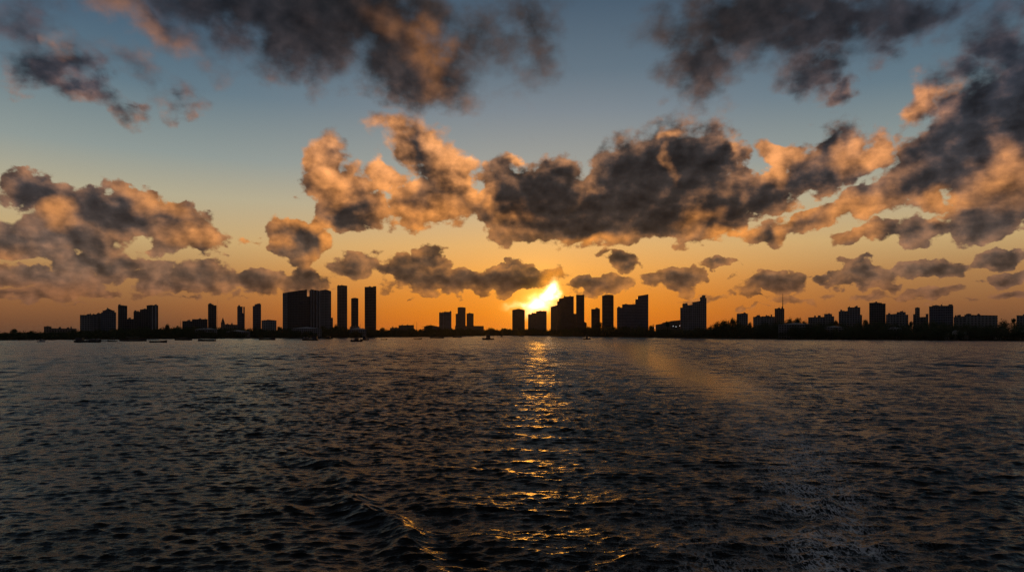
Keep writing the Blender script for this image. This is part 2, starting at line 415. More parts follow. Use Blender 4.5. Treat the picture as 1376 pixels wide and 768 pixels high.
M = {
    'earth': material('earth', (0.055, 0.05, 0.035), 0.95, 0.1, 0.4, 0.02),
    'quay': material('quay', (0.16, 0.15, 0.14), 0.9, 0.2, 0.3, 0.1),
    'concrete': material('concrete', (0.22, 0.21, 0.2), 0.85, 0.3),
    'dark_metal': material('dark_metal', (0.06, 0.06, 0.065), 0.5, 0.5),
    'roof': material('roof', (0.10, 0.095, 0.09), 0.9, 0.2),
    'roof_pale': material('roof_pale', (0.55, 0.56, 0.58), 0.5, 0.4),
    'bark': material('bark', (0.05, 0.035, 0.025), 0.95, 0.1),
    'hull_dark': material('hull_dark', (0.03, 0.03, 0.035), 0.4, 0.5),
    'hull_white': material('hull_white', (0.7, 0.7, 0.68), 0.35, 0.5, 0.1),
    'boat_cabin': material('boat_cabin', (0.40, 0.40, 0.39), 0.5, 0.4, 0.15),
    'boat_glass': material('boat_glass', (0.02, 0.025, 0.03), 0.1, 0.5, 0.1),
    'white_wall': material('white_wall', (0.72, 0.71, 0.68), 0.8, 0.3, 0.12),
    'f_grey': facade('facade_grey', (0.26, 0.26, 0.27)),
    'f_dark': facade('facade_dark', (0.10, 0.10, 0.105), (0.02, 0.022, 0.026), 3.0, 3.4, 0.75, 0.65),
    'f_blue': facade('facade_blue', (0.16, 0.18, 0.23), (0.035, 0.045, 0.07), 2.6, 3.4, 0.8, 0.7, 0.12),
    'f_pale': facade('facade_pale', (0.30, 0.30, 0.30), (0.045, 0.05, 0.055), 4.0, 3.2, 0.5, 0.5),
    'f_brown': facade('facade_brown', (0.24, 0.19, 0.155), (0.03, 0.028, 0.026), 3.2, 3.2, 0.55, 0.5),
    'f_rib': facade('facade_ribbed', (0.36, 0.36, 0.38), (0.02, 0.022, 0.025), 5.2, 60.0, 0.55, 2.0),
}


def leaf_material(name, base):
    m = bpy.data.materials.new(name); m.use_nodes = True
    g = G(m.node_tree); p = m.node_tree.nodes['Principled BSDF']
    t = g.n.new('ShaderNodeTexCoord')
    n = g.noise(t.outputs['Object'], 0.35, 3.0, 0.6)
    g.l.new(g.mix(n.outputs[0], tuple(c * 0.55 for c in base) + (1,), tuple(c * 1.5 for c in base) + (1,)), p.inputs['Base Color'])
    p.inputs['Roughness'].default_value = 0.7; p.inputs['Specular IOR Level'].default_value = 0.25
    return m


M['leaf'] = leaf_material('leaf', (0.045, 0.07, 0.025))

# ------------------------------------------------------------------ land
def build_land():
    xs = []
    for (x0, _), (x1, _) in zip(SHORE, SHORE[1:]):
        k = max(1, int(min(abs(x1 - x0), 400) / 12)); xs += [x0 + (x1 - x0) * i / k for i in range(k)]
    xs.append(SHORE[-1][0])
    v, f = [], []
    rows = 7
    for x in xs:
        d = shore_d(x) * (1 + 0.006 * math.sin(x * 0.31) + 0.004 * math.sin(x * 0.83))
        dx_ = (x - CX) / F_PX
        for k, (off, z) in enumerate(((0, -3.0), (0.4, 1.5), (3, 1.7), (40, 2.2), (400, 3.0), (3000, 3.5), (9000, 4.0))):
            v.append((dx_ * (d + off), d + off, z))
    n = len(xs)
    for i in range(n - 1):
        for k in range(rows - 1):
            a = i * rows + k
            f.append((a, a + rows, a + rows + 1, a + 1))
    me = bpy.data.meshes.new('land'); me.from_pydata(v, [], f); me.update()
    tag(link('land', me, M['earth']), kind='structure')


build_land()


# ------------------------------------------------------------------ sea
def wake_track(d):                                   # the ferry's own track over the water: sideways metres at distance d
    return np.interp(d, [4, 12, 26, 54, 110, 190, 420, 900, 1500], [6, 9, 12.5, 22.5, 34, 42, 75, 130, 170])


def build_sea():
    rng = np.random.default_rng(11)
    # rings of constant distance, close together near the ship and wider far off; finer in front than behind
    r = [0.8]
    while r[-1] < 11: r.append(r[-1] * 1.06)
    while r[-1] < 900: r.append(r[-1] * 1.0025)
    while r[-1] < 3200: r.append(r[-1] + 4.2)
    while r[-1] < 16000: r.append(r[-1] * 1.12)
    r = np.array(r, np.float32)
    fine = np.radians(np.linspace(-58, 58, 980)); coarse = np.radians(np.linspace(58, 302, 90))[1:-1]
    th = np.concatenate([fine, coarse]).astype(np.float32)
    nr, nt = len(r), len(th)
    RR, TT = np.meshgrid(r, th, indexing='ij')
    X = (RR * np.sin(TT)).ravel(); Y = (RR * np.cos(TT)).ravel(); Rr = RR.ravel()
    gap = np.maximum(np.gradient(r), r * (fine[1] - fine[0]) * 0.8)
    # spectrum: short-crested wind chop coming at a slant, plus a low swell
    N = 180
    lam = np.exp(rng.uniform(np.log(0.26), np.log(16), N)); lam.sort()
    ang = np.radians(np.where(rng.random(N) < .62, rng.normal(86, 17, N), rng.normal(118, 20, N))); ph = rng.uniform(0, 6.283, N)
    nat = np.exp(-((np.log(lam) - np.log(0.6)) / 0.85) ** 2) + 0.26 * np.exp(-((np.log(lam) - np.log(5.0)) / 0.6) ** 2) + 0.02
    nat[lam > 11] *= 0.35
    S = np.zeros((len(r), N), np.float32)
    for i, (g_, rr) in enumerate(zip(gap, r)):
        q = np.clip((lam / g_ - 2.2) / 1.2, 0, 1) * nat
        tot = math.sqrt((q ** 2).sum() / 2)
        if tot > 1e-6:
            q *= min(0.23 / tot, 5.0)
        S[i] = q
    S *= np.clip((6000 - r) / 3000, 0, 1)[:, None] * np.interp(r, [0, 6, 14], [0.3, 0.5, 1])[:, None] * np.interp(r, [22, 50, 160, 500], [1, .9, .62, .34])[:, None]
    A = S * (lam / (2 * math.pi))[None, :]
    # calmer slick where the ferry has passed, and the stronger waves either side of it
    off = X - wake_track(Y)
    wid = 2.5 + 0.045 * np.maximum(Y, 0)
    slick = np.exp(-(off / wid) ** 2) * np.clip((Y - 30) / 100, 0, 1) * np.clip((760 - Y) / 300, 0, 1)
    calm = 1 - 0.85 * slick
    gust = 1 + 0.14 * np.sin(X * 0.11 + 2 * np.sin(Y * 0.05)) * np.sin(Y * 0.083 + 1.7 * np.sin(X * 0.04)) + 0.30 * np.sin(X * 0.021 + 1.3 * np.sin(Y * 0.013)) * np.sin(Y * 0.017 + 0.6 + np.sin(X * 0.011))
    far_ = np.clip(Rr / 250, 0, 1)
    calm = calm * gust
    idx = np.repeat(np.arange(nr), nt)
    Z = np.zeros_like(X); DX = np.zeros_like(X); DY = np.zeros_like(X)
    for k in range(N):
        kx, ky = math.cos(ang[k]) * 2 * math.pi / lam[k], math.sin(ang[k]) * 2 * math.pi / lam[k]
        a = A[:, k]
        rows = np.nonzero(a > 1e-5)[0]
        if len(rows) == 0: continue
        lo, hi = rows[0] * nt, (rows[-1] + 1) * nt
        p = X[lo:hi] * kx + Y[lo:hi] * ky + ph[k]
        ak = a[idx[lo:hi]]
        Z[lo:hi] += ak * np.cos(p)
        s = ak * np.sin(p) * 1.25
        DX[lo:hi] -= s * math.cos(ang[k]); DY[lo:hi] -= s * math.sin(ang[k])
    # diverging waves of the wake: short curved crests on the left hand
    for (cx, cy, a0, lm, an, sx) in ((-6.3, 33, 0.27, 4.4, 32, 7.5), (-13, 47, 0.16, 4.6, 38, 9), (-1.5, 44, 0.10, 3.8, 60, 7), (-4, 62, 0.10, 4.5, 62, 8), (-16, 70, 0.12, 4.8, 52, 9), (17, 36, 0.14, 3.6, 140, 8), (5, 27, 0.05, 3.0, 120, 6)):
        ca, sa = math.cos(math.radians(an)), math.sin(math.radians(an))
        t = -(X - cx) * sa + (Y - cy) * ca
        u = (X - cx) * ca + (Y - cy) * sa + 0.035 * t * t * 0.6 + 0.35 * np.sin(t * 0.9 + cx) + 0.2 * np.sin(t * 2.3)
        e = np.exp(-(u / (lm * 0.6)) ** 2 - (t / sx) ** 2) * a0
        Z += e * np.cos(2 * math.pi * u / lm)
        DX -= e * np.sin(2 * math.pi * u / lm) * ca; DY -= e * np.sin(2 * math.pi * u / lm) * sa
    Z *= calm; DX *= calm; DY *= calm
    # foam left along the track: a map of where it lies
    foam = np.exp(-(off / (1.5 + 0.035 * Y)) ** 2) * np.clip((95 - Y) / 45, 0, 1) * np.clip((Y - 3) / 10, 0, 1)
    foam2 = np.exp(-((X - np.interp(Y, [10, 24, 30, 40], [5.5, 7.5, 9.0, 12])) / 3.2) ** 2) * np.clip((40 - Y) / 16, 0, 1) * 0.45
    foam = np.clip(np.maximum(foam, foam2), 0, 1)
    co = np.stack([X + DX, Y + DY, Z], 1).astype(np.float32)
    # quads, closed round the ring
    i = np.arange(nr - 1)[:, None] * nt; j = np.arange(nt)[None, :]; j2 = (j + 1) % nt
    q = np.stack([i + j, i + nt + j, i + nt + j2, i + j2], -1).reshape(-1, 4).astype(np.int32)
    me = bpy.data.meshes.new('sea')
    me.vertices.add(len(co)); me.vertices.foreach_set('co', co.ravel())
    me.loops.add(q.size); me.loops.foreach_set('vertex_index', q[:, ::-1].ravel())
    me.polygons.add(len(q)); me.polygons.foreach_set('loop_start', np.arange(0, q.size, 4, dtype=np.int32))
    me.polygons.foreach_set('use_smooth', np.ones(len(q), bool))
    me.update(calc_edges=True)
    at = me.attributes.new('foam', 'FLOAT', 'POINT'); at.data.foreach_set('value', foam.astype(np.float32))
    at = me.attributes.new('slick', 'FLOAT', 'POINT'); at.data.foreach_set('value', slick.astype(np.float32))
    o = link('sea', me)
    tag(o, kind='structure')

    m = bpy.data.materials.new('sea_water'); m.use_nodes = True
    g = G(m.node_tree); p = m.node_tree.nodes['Principled BSDF']
    geo = g.n.new('ShaderNodeNewGeometry').outputs['Position']
    flat = g.v('MULTIPLY', geo, (1.0, 1.0, 0.0))
    rot = g.n.new('ShaderNodeMapping'); rot.inputs['Rotation'].default_value = (0, 0, R(-8)); rot.inputs['Scale'].default_value = (0.5, 1.0, 1.0)
    g.l.new(flat, rot.inputs['Vector'])
    def ridge(sc, det):
        n = g.noise(rot.outputs[0], sc, det, 0.5, dim='2D')
        return g.m('SUBTRACT', 1.0, g.m('ABSOLUTE', g.m('SUBTRACT', g.m('MULTIPLY', n.outputs[0], 2.0), 1.0)))
    fa = g.n.new('ShaderNodeAttribute'); fa.attribute_name = 'foam'
    sa_ = g.n.new('ShaderNodeAttribute'); sa_.attribute_name = 'slick'
    hgt = g.m('ADD', g.m('MULTIPLY', ridge(3.2, 2.0), 0.075), g.m('MULTIPLY', ridge(9.0, 2.0), 0.03))
    bp = g.n.new('ShaderNodeBump'); bp.inputs['Distance'].default_value = 1.0
    gm = g.n.new('ShaderNodeMapping'); gm.inputs['Scale'].default_value = (0.30, 0.022, 1.0); g.l.new(flat, gm.inputs['Vector'])
    gust = g.rng(g.noise(gm.outputs[0], 1.0, 4.0, 0.65, dim='2D').outputs[0], 0.25, 0.75, 0.25, 1.6, kind='LINEAR')   # cat's paws of wind
    g.put(bp.inputs['Strength'], g.m('MULTIPLY', gust, g.rng(sa_.outputs['Fac'], 0, 1, BUMP, BUMP * 0.15, kind='LINEAR')))
    g.l.new(hgt, bp.inputs['Height'])
    # foam: broken threads and flecks
    fmap = g.n.new('ShaderNodeMapping'); fmap.inputs['Rotation'].default_value = (0, 0, R(24)); fmap.inputs['Scale'].default_value = (1.0, 0.45, 1.0)
    g.l.new(flat, fmap.inputs['Vector'])
    fv = g.v('ADD', fmap.outputs[0], g.v('SCALE', g.noise(fmap.outputs[0], 1.1, 4.0, 0.6).outputs['Color'], s=0.7))
    def threads(sc, wd):
        n = g.noise(fv, sc, 3.0, 0.6, dim='2D')
        return g.rng(g.m('ABSOLUTE', g.m('SUBTRACT', n.outputs[0], 0.5)), 0.0, wd, 1.0, 0.0)
    patch = g.rng(g.noise(flat, 0.35, 5.0, 0.65).outputs[0], 0.36, 0.56)
    fleck = g.rng(g.noise(flat, 7.0, 2.0, 0.5, dim='2D').outputs[0], 0.62, 0.70)
    fm = g.m('MAXIMUM', g.m('MAXIMUM', threads(0.9, 0.026), g.m('MULTIPLY', threads(2.2, 0.045), 0.8)), fleck)
    fm = g.m('MULTIPLY', g.m('MULTIPLY', fm, patch), fa.outputs['Fac'])
    fm = g.m('MULTIPLY', fm, 1.8, clamp=True)
    g.l.new(g.mix(fm, (0.004, 0.0065, 0.007, 1), (0.85, 0.87, 0.9, 1)), p.inputs['Base Color'])
    g.l.new(g.rng(fm, 0, 1, ROUGH, 0.7, kind='LINEAR'), p.inputs['Roughness'])
    p.inputs['IOR'].default_value = 1.33
    p.inputs['Specular IOR Level'].default_value = SPEC
    g.l.new(bp.outputs[0], p.inputs['Normal'])
    me.materials.append(m)


BUMP, ROUGH, SPEC = 1.0, 0.21, 0.55
build_sea()

# ------------------------------------------------------------------ buildings
def put_building(name, label, cat, x0, x1, extra, segs, mat, depth=22.0, masts=(), group=None, fins=False):
    """segs: (part name, left, right, roof row left, roof row right, [set-back, depth, material]) in photo pixels"""
    xm = (x0 + x1) / 2
    d = shore_d(xm) + extra
    t = (xm - CX) / F_PX
    P = Vector((t * d, d, 1.6))
    a0 = math.atan2(P.x, P.y); c, s = math.cos(a0), math.sin(a0)
    root = thing(name, label, cat, P, -a0, group)

    def lx(x):
        k = (x - CX) / F_PX
        return (k * d - P.x) / (c + k * s)

    def lz(x, y, back=0.0):
        l = lx(x); Yw = d - l * s + back * c
        return CAM_H + (HY - y) / F_PX * Yw - P.z
    for sg in segs:
        pn, a, b, ya, yb = sg[:5]
        back = sg[5] if len(sg) > 5 else 0.0
        dep = sg[6] if len(sg) > 6 else depth
        mt = M[sg[7]] if len(sg) > 7 else mat
        xa, xb = lx(a), lx(b)
        za, zb = lz(a, ya, back), lz(b, yb, back)
        if pn == 'gable':                            # stepped and pointed crown
            xc = (xa + xb) / 2; zl = lz((a + b) / 2, ya, back); ze = lz((a + b) / 2, yb, back)
            MB().poly([(xa, back, ze), (xb, back, ze), (xb, back + dep, ze), (xa, back + dep, ze), (xc, back, zl), (xc, back + dep, zl)],
                      [(0, 1, 4), (3, 5, 2), (0, 4, 5, 3), (1, 2, 5, 4), (0, 3, 2, 1)]).build('roof', M['roof'], root)
            continue
        if pn == 'spire':
            zt, zs = za, zb; xc = (xa + xb) / 2; hw = (xb - xa) / 2
            MB().box(xa, xb, back, back + 2 * hw, 0, zs).build('tower', mat, root)
            MB().poly([(xa, back, zs), (xb, back, zs), (xb, back + 2 * hw, zs), (xa, back + 2 * hw, zs), (xc, back + hw, zt)],
                      [(0, 1, 4), (1, 2, 4), (2, 3, 4), (3, 0, 4), (0, 3, 2, 1)]).build('spire', M['roof'], root)
            continue
        if pn == 'hip':                              # low pyramid roof
            ze = lz((a + b) / 2, yb, back); zt = lz((a + b) / 2, ya, back); xc = (xa + xb) / 2
            MB().poly([(xa, back, ze), (xb, back, ze), (xb, back + dep, ze), (xa, back + dep, ze), (xc, back + dep / 2, zt)],
                      [(0, 1, 4), (1, 2, 4), (2, 3, 4), (3, 0, 4), (0, 3, 2, 1)]).build('roof', mt if len(sg) > 7 else M['roof'], root)
            continue
        if pn in ('roof_plant', 'lift_housing', 'water_tank', 'chimney'):
            zb0 = lz((a + b) / 2, sg[8] if len(sg) > 8 else max(ya, yb) + 4, back)
            m_ = MB().box(xa, xb, back + 2, back + 2 + min(dep, 8.0), zb0, max(za, zb))
            m_.box(xa + (xb - xa) * .3, xa + (xb - xa) * .7, back + 3, back + 6, max(za, zb), max(za, zb) + .5)
            m_.build(pn, M['concrete'], root); continue
        mb = MB(); top = min(za, zb)
        mb.box(xa, xb, back, back + dep, 0, za, zb)
        # projecting floor edges or upright fins give the front some relief
        if fins:
            n = max(2, int((xb - xa) / 5.2))
            for i in range(n + 1):
                xx = xa + (xb - xa) * i / n
                mb.box(xx - .35, xx + .35, back - .6, back - .003, 0, top - .6)
        else:
            for i in range(1, int(top / 3.3)):
                mb.box(xa + .1, xb - .1, back - .3, back - .003, i * 3.3 - .25, i * 3.3)
        mb.build(pn, mt, root)
        if pn == T and xb - xa > 9 and abs(za - zb) < 1.5:
            rr = random.Random(int(a * 7))
            for _ in range(rr.randint(1, 3)):
                cx_ = rr.uniform(xa + 2, xb - 2); hw = rr.uniform(.6, 2.0); hh = rr.uniform(.9, 2.6)
                MB().box(cx_ - hw, cx_ + hw, back + rr.uniform(1, 3), back + rr.uniform(4, 6), min(za, zb) + .58, max(za, zb) + .6 + hh).build('roof_hut', M['concrete'], root)
            cx_ = rr.uniform(xa + 1.5, xb - 1.5)
            MB().tube([(cx_, back + 2.5, min(za, zb) + .5), (cx_, back + 2.5, max(za, zb) + rr.uniform(3, 6))], [.14, .07], 6).build('antenna', M['dark_metal'], root)
        lip = .12
        MB().poly([(xa - lip, back - lip, za + .003), (xb + lip, back - lip, zb + .003), (xb + lip, back + dep + lip, zb + .003), (xa - lip, back + dep + lip, za + .003),
                   (xa - lip, back - lip, za + .6), (xb + lip, back - lip, zb + .6), (xb + lip, back + dep + lip, zb + .6), (xa - lip, back + dep + lip, za + .6)],
                  [(0, 3, 2, 1), (4, 5, 6, 7), (0, 1, 5, 4), (1, 2, 6, 5), (2, 3, 7, 6), (3, 0, 4, 7)]).build('roof', M['roof'], root)
    for mx, y0, y1, rr in masts:
        l = lx(mx); z0, z1 = lz(mx, y0), lz(mx, y1)
        mm = MB().tube([(l, 6, z0), (l, 6, (z0 + z1) / 2), (l, 6, z1)], [rr, rr * .7, rr * .35], 6)
        for k in range(3):
            zz = z0 + (z1 - z0) * (0.35 + 0.2 * k); mm.box(l - rr * 3, l + rr * 3, 6 - .08, 6 + .08, zz - .1, zz + .1)
        mm.build('antenna', M['dark_metal'], root)
    return root


T = 'wall'; RP = 'roof_plant'
B = put_building
B('low_building', 'long low dark building with a stepped left end, left of the first big block', 'building', 59, 105, 95,
  [(T, 59, 69, 439, 439), (T, 69, 103, 441.3, 441.8), (RP, 62, 66, 438, 438)], M['f_brown'], 14)
B('apartment_block', 'wide flat grey block, leftmost of the tall buildings, half hidden by the dome topped one', 'building', 107.5, 137, 150,
  [(T, 107.5, 124, 423.4, 423.4), (T, 124, 130, 422.6, 422.4, 1.5), (T, 130, 136.8, 421.3, 421.3, 3), (RP, 124, 127, 421.6, 421.6), (RP, 131, 134, 420.3, 420.3)], M['f_grey'], 20)
B('domed_tower', 'dark bluish tower with a rounded pointed crown near the left end of the skyline', 'building', 136, 156, 135,
  [(T, 136, 156, 420, 420), (T, 138, 154, 417.5, 417.5, 2, 16), ('gable', 139, 153, 414.3, 417.4, 2.4, 15), (RP, 143.4, 145.6, 413.6, 413.6)], M['f_blue'], 20)
B('slim_tower', 'slim square tower on a low base just right of the dome topped tower', 'building', 157, 180, 160,
  [(T, 158.5, 171, 411, 411), (T, 171, 180, 429, 428.6, -1, 24), (RP, 160, 169, 410.2, 410.2)], M['f_dark'], 18)
B('stepped_tower', 'three step dark tower rising to the right with a bright streaked right edge', 'building', 179.5, 213, 150,
  [(T, 179.5, 188, 419, 419), (T, 188, 197, 416, 415.6, -1), (T, 197, 204, 410.6, 410.6, -2), (T, 204, 212.6, 411, 411, -1.4, 18, 'f_rib'), (RP, 199, 208, 409.8, 409.8)], M['f_dark'], 22)  # right step: reflection streaks put into the colour as a paler ribbed wall
B('low_building', 'low dark warehouse with a thin mast, left of the slim tower with a rooftop box', 'building', 245, 279, 120,
  [(T, 245, 258, 431.5, 431.5), (T, 258, 279, 429, 429, 2)], M['f_dark'], 30, masts=((242.6, 440, 428, .3), (276, 429, 426.5, .3)))
B('slim_tower', 'slim dark tower with a small rooftop box, left of the church spire', 'building', 279.5, 291, 150,
  [(T, 279.5, 287, 409.2, 409.2), (T, 287, 291, 410.4, 410.4, 1), (RP, 281, 286, 408.3, 408.3)], M['f_dark'], 18, masts=((292.2, 440, 402, .22),))
B('church', 'small church with a sharp pointed spire and a low nave', 'church', 296.5, 319, 110,
  [('spire', 296.8, 302.2, 425.8, 434), (T, 302.2, 319, 436, 436.4, 1), ('gable', 302.2, 309, 434.6, 436, 1, 12)], M['f_brown'], 12)
B('twin_slab_tower', 'narrow tower split by a thin light gap, between the church spire and the paired tower', 'building', 318.8, 329, 150,
  [(T, 318.8, 326, 412, 412), (T, 326.9, 328.9, 412.4, 412.4, 1), (T, 326, 326.9, 421, 421, 5, 10)], M['f_blue'], 16)
B('paired_tower', 'tower of a low left half and a higher right half, beside a low square block', 'building', 339.5, 351, 150,
  [(T, 339.6, 342.2, 411.3, 411.3), (T, 342.2, 350.8, 409, 409, -1), (RP, 344, 349, 408.4, 408.4)], M['f_blue'], 18)
B('square_block', 'low square pale grey block between the paired tower and the huge dark block', 'building', 351.5, 371.5, 120,
  [(T, 351.5, 371.5, 430.6, 430.6), (RP, 354, 369, 429.8, 429.8)], M['f_pale'], 20)
B('big_slab_block', 'huge dark block with a roof rising to the right, widest building of the skyline', 'building', 379.8, 412.6, 170,
  [(T, 379.8, 386.5, 394, 392.9, 0, 30, 'f_grey'), (T, 386.5, 401, 392.6, 390.8, -.5, 30), (T, 401, 412.6, 390.5, 389.4, 0, 30), (RP, 410, 412.4, 388.8, 388.8), ('wing', 412.6, 416, 398.4, 398.4, 6, 18)], M['f_dark'], 30)
B('ribbed_slab_block', 'tall block with pale upright stripes, joined to the right of the huge dark block', 'building', 416, 445, 165,
  [(T, 416, 424, 390.2, 389.8, 0, 28, 'f_rib'), (T, 424, 430.5, 389.8, 391, -1, 28, 'f_rib'), (T, 430.5, 438, 390.2, 389.2, 0), (T, 438, 444.8, 389.2, 391.2, .4), ('wing', 444.8, 447.2, 427, 427, 2, 14), (RP, 419, 422, 388.9, 388.9)], M['f_grey'], 28, fins=True)
B('slender_tower', 'tall slender flat topped tower just right of the huge double block', 'building', 453, 466.6, 160,
  [(T, 453, 466.6, 384, 384), (RP, 455, 465, 383.3, 383.3)], M['f_brown'], 16)
B('small_slender_tower', 'shorter slender tower standing between two taller slender ones', 'building', 471.8, 481.6, 160,
  [(T, 471.8, 481.6, 401.2, 401.2), (RP, 473, 480.6, 400.2, 400.2), (T, 470.5, 483, 438.5, 438.5, -3, 24, 'f_pale')], M['f_dark'], 15)
B('slender_tower', 'rightmost tall slender tower, with a raised box on its right roof corner', 'building', 490, 505.6, 155,
  [(T, 490, 501.4, 385.6, 385.6), (T, 501.4, 505.6, 384.7, 384.7, .6)], M['f_dark'], 17, masts=((484, 441, 434.5, .35),))
B('unfinished_building', 'low open building with masts beside it, in the gap left of the twin tower group', 'building', 524, 556, 110,
  [(T, 524, 536, 440.6, 440.6), (T, 535.6, 556, 437.2, 436.8, 1)], M['f_brown'], 16, masts=((556.2, 444, 432.6, .28), (560, 444, 431.8, .4)))
B('gabled_house', 'wide low house with a gabled roof left of the two part block', 'house', 567, 590, 90,
  [(T, 570, 590, 439, 439), ('gable', 566, 592, 436.6, 439, 0, 18)], M['f_brown'], 18)
B('two_part_block', 'square block of two heights, left of the brown tower with a shoulder', 'building', 590, 606.6, 170,
  [(T, 590, 596, 420.2, 420.2), (T, 596, 606.6, 419, 419, -1.5)], M['f_grey'], 22)
B('three_part_tower', 'brown tower with a lower left shoulder on a wide low base', 'building', 611.5, 650, 170,
  [(T, 612.3, 615, 421.5, 421.5, 2), (T, 615, 625.6, 413.2, 413.2), (RP, 617, 624, 412.6, 412.6), ('podium', 611.5, 650, 437.6, 438, -4, 40)], M['f_brown'], 18)
B('slim_tower', 'short slim tower rising behind the low base, left of the open sun gap', 'building', 627, 636.4, 230,
  [(T, 627, 636.4, 421.2, 421.2), (RP, 629, 634, 420.6, 420.6)], M['f_brown'], 16)
B('peaked_tower', 'square tower with a low pyramid roof directly left of the setting sun', 'building', 688.3, 705.2, 170,
  [(T, 688.3, 705.2, 416.4, 416.4), ('hip', 688.3, 705.2, 414.2, 416.2, 0, 36)], M['f_dark'], 36)
B('stepped_block', 'low stepped block right under the setting sun', 'building', 709.5, 734.6, 190,
  [(T, 709.5, 714, 422.3, 422.3), (T, 714, 720.4, 420.8, 420.8, 1), (T, 720.4, 734.6, 418.2, 417.8, -1.5), (RP, 724, 728, 417.3, 417.3)], M['f_brown'], 40)
B('plain_slab', 'slab with a slanting roof lit by the glow, first building right of the setting sun', 'building', 740, 748.6, 240,
  [(T, 740, 748.6, 412.4, 410)], M['f_brown'], 22)
B('stepped_slab_tower', 'broad tower stepping up to the right, just right of the setting sun', 'building', 748.6, 771, 150,
  [(T, 748.6, 751, 405.4, 404.6, 2), (T, 751, 757.4, 401.3, 400.2, 1), (T, 757.4, 771, 398.6, 398, -2)], M['f_dark'], 34)
B('narrow_tower', 'taller narrow tower parted by a thin bright slit from the broad stepped one', 'building', 774.2, 785.2, 145,
  [(T, 774.2, 785.2, 396.2, 396.2), ('wing', 770.9, 774.1, 421.5, 421.5, 3, 20)] + [('balcony', 771.05, 774.05, y, y, 3.2, 2) for y in ()] + [('wing', 785.2, 788.4, 432.4, 434, 1, 16)], M['f_dark'], 30)
B('small_block', 'smaller block with a rooftop box, left of the tall plain tower', 'building', 794.5, 806.2, 170,
  [(T, 794.5, 806.2, 415.2, 415.2), (RP, 800, 803.6, 413.2, 413.2)], M['f_dark'], 22)
B('tall_plain_tower', 'tall plain tower standing alone between the small block and the stepped cluster', 'building', 809, 824.6, 150,
  [(T, 809, 824.6, 397.2, 397.2), (RP, 812, 823.4, 395.8, 395.8)], M['f_dark'], 22)
B('tower_cluster', 'cluster of joined dark towers stepping up to a slanted top at its right', 'building', 829, 871.2, 140,
  [(T, 829, 836, 413.3, 413.3), (T, 836, 853.6, 409, 409, 1.5), (T, 853.6, 857, 402.2, 402.2, .8), (T, 857, 871.2, 397.8, 395.4, -2), (RP, 839, 843, 408.2, 408.2)], M['f_blue'], 24)
B('hillside_building', 'long low sloping roofed building with small lamps in front, left of the stepped tower', 'building', 881, 914, 130,
  [(T, 881, 890, 436.5, 434.8), (T, 890, 901, 433.8, 431.8, 1), (T, 901, 914, 431.4, 430.2, 2)], M['f_brown'], 20)
B('stair_tower', 'dark tower climbing in steps to a narrow top on its right, alone right of centre', 'building', 914, 949.6, 150,
  [(T, 914, 917, 413.4, 413.4, 2), (T, 917, 924, 408.6, 408.6), (T, 924, 930.4, 410.2, 409.6, 1), (T, 930.4, 940.4, 406.2, 404.8, -.8), (T, 940.4, 949.4, 400.4, 400.4, -1.6), (RP, 943.2, 948, 396.6, 396.6, 0, 8, 'f_dark', 400.4), (RP, 919, 923, 407.8, 407.8)], M['f_grey'], 22)
B('square_block', 'small square block showing above the trees right of the stepped tower', 'building', 990, 1005, 170,
  [(T, 990, 1005, 421.6, 421.6), (RP, 992, 1003, 421, 421)], M['f_grey'], 18)
B('row_building', 'wide rough topped low building left of the block with a mast', 'building', 1012, 1041, 120,
  [(T, 1012, 1024, 426, 425.4), (T, 1024, 1041, 425, 425.6, 2), (RP, 1015, 1019, 424.8, 424.8), (RP, 1030, 1034, 424.2, 424.2)], M['f_pale'], 18)
B('mast_block', 'small block carrying a tall thin radio mast', 'building', 1041, 1054, 130,
  [(T, 1041, 1054, 414.8, 414.8), (RP, 1045, 1048.5, 413.4, 413.4)], M['f_brown'], 16, masts=((1051.8, 414.8, 394.5, .75),))
B('low_building', 'low building with a raised right end, left of the two level block', 'building', 1086, 1121, 130,
  [(T, 1086, 1107.5, 426.6, 426), (T, 1107.5, 1118, 422, 422, -1), (T, 1118, 1121, 425, 425.4, 1)], M['f_grey'], 18)
B('two_level_block', 'grey block with a lower left half, left of the single dark tower on the right', 'building', 1127, 1158, 140,
  [(T, 1127, 1139, 418.8, 418), (T, 1139, 1156, 413.2, 413.2, -1), (T, 1156, 1158.4, 423, 423.6, 1), (RP, 1132, 1135, 417.3, 417.3)], M['f_grey'], 20)
B('lone_tower', 'single dark square tower, tallest building in the right part of the skyline', 'building', 1168, 1190, 140,
  [(T, 1168, 1185, 407.1, 407.1), (T, 1185, 1190, 408.1, 408.1, .8), (RP, 1171, 1182, 406.4, 406.4)], M['f_dark'], 22)
B('low_building', 'low building with a small raised block, just right of the single dark tower', 'building', 1190.5, 1220.5, 130,
  [(T, 1190.5, 1205, 423, 421.8), (T, 1205, 1217, 419.6, 419.6, -1), (T, 1217, 1220.5, 423, 423, 1)], M['f_grey'], 18)
B('little_tower', 'narrow little tower with shoulders, left of the wide blue dark block', 'building', 1227, 1247.5, 150,
  [(T, 1227, 1229.5, 422.4, 422.4, 1), (T, 1229.5, 1236, 413.8, 413.8), (RP, 1231, 1234.5, 412.8, 412.8), (T, 1236, 1244, 426.4, 426, 2), (T, 1244, 1247.5, 422, 422, 1)], M['f_grey'], 14)
B('wide_block', 'wide bluish dark block with a rooftop hump, near the right end', 'building', 1248.5, 1281, 130,
  [(T, 1248.5, 1262, 412, 412), (T, 1262, 1281, 411.2, 411, -.8), (RP, 1254, 1262, 410, 410)], M['f_blue'], 26)
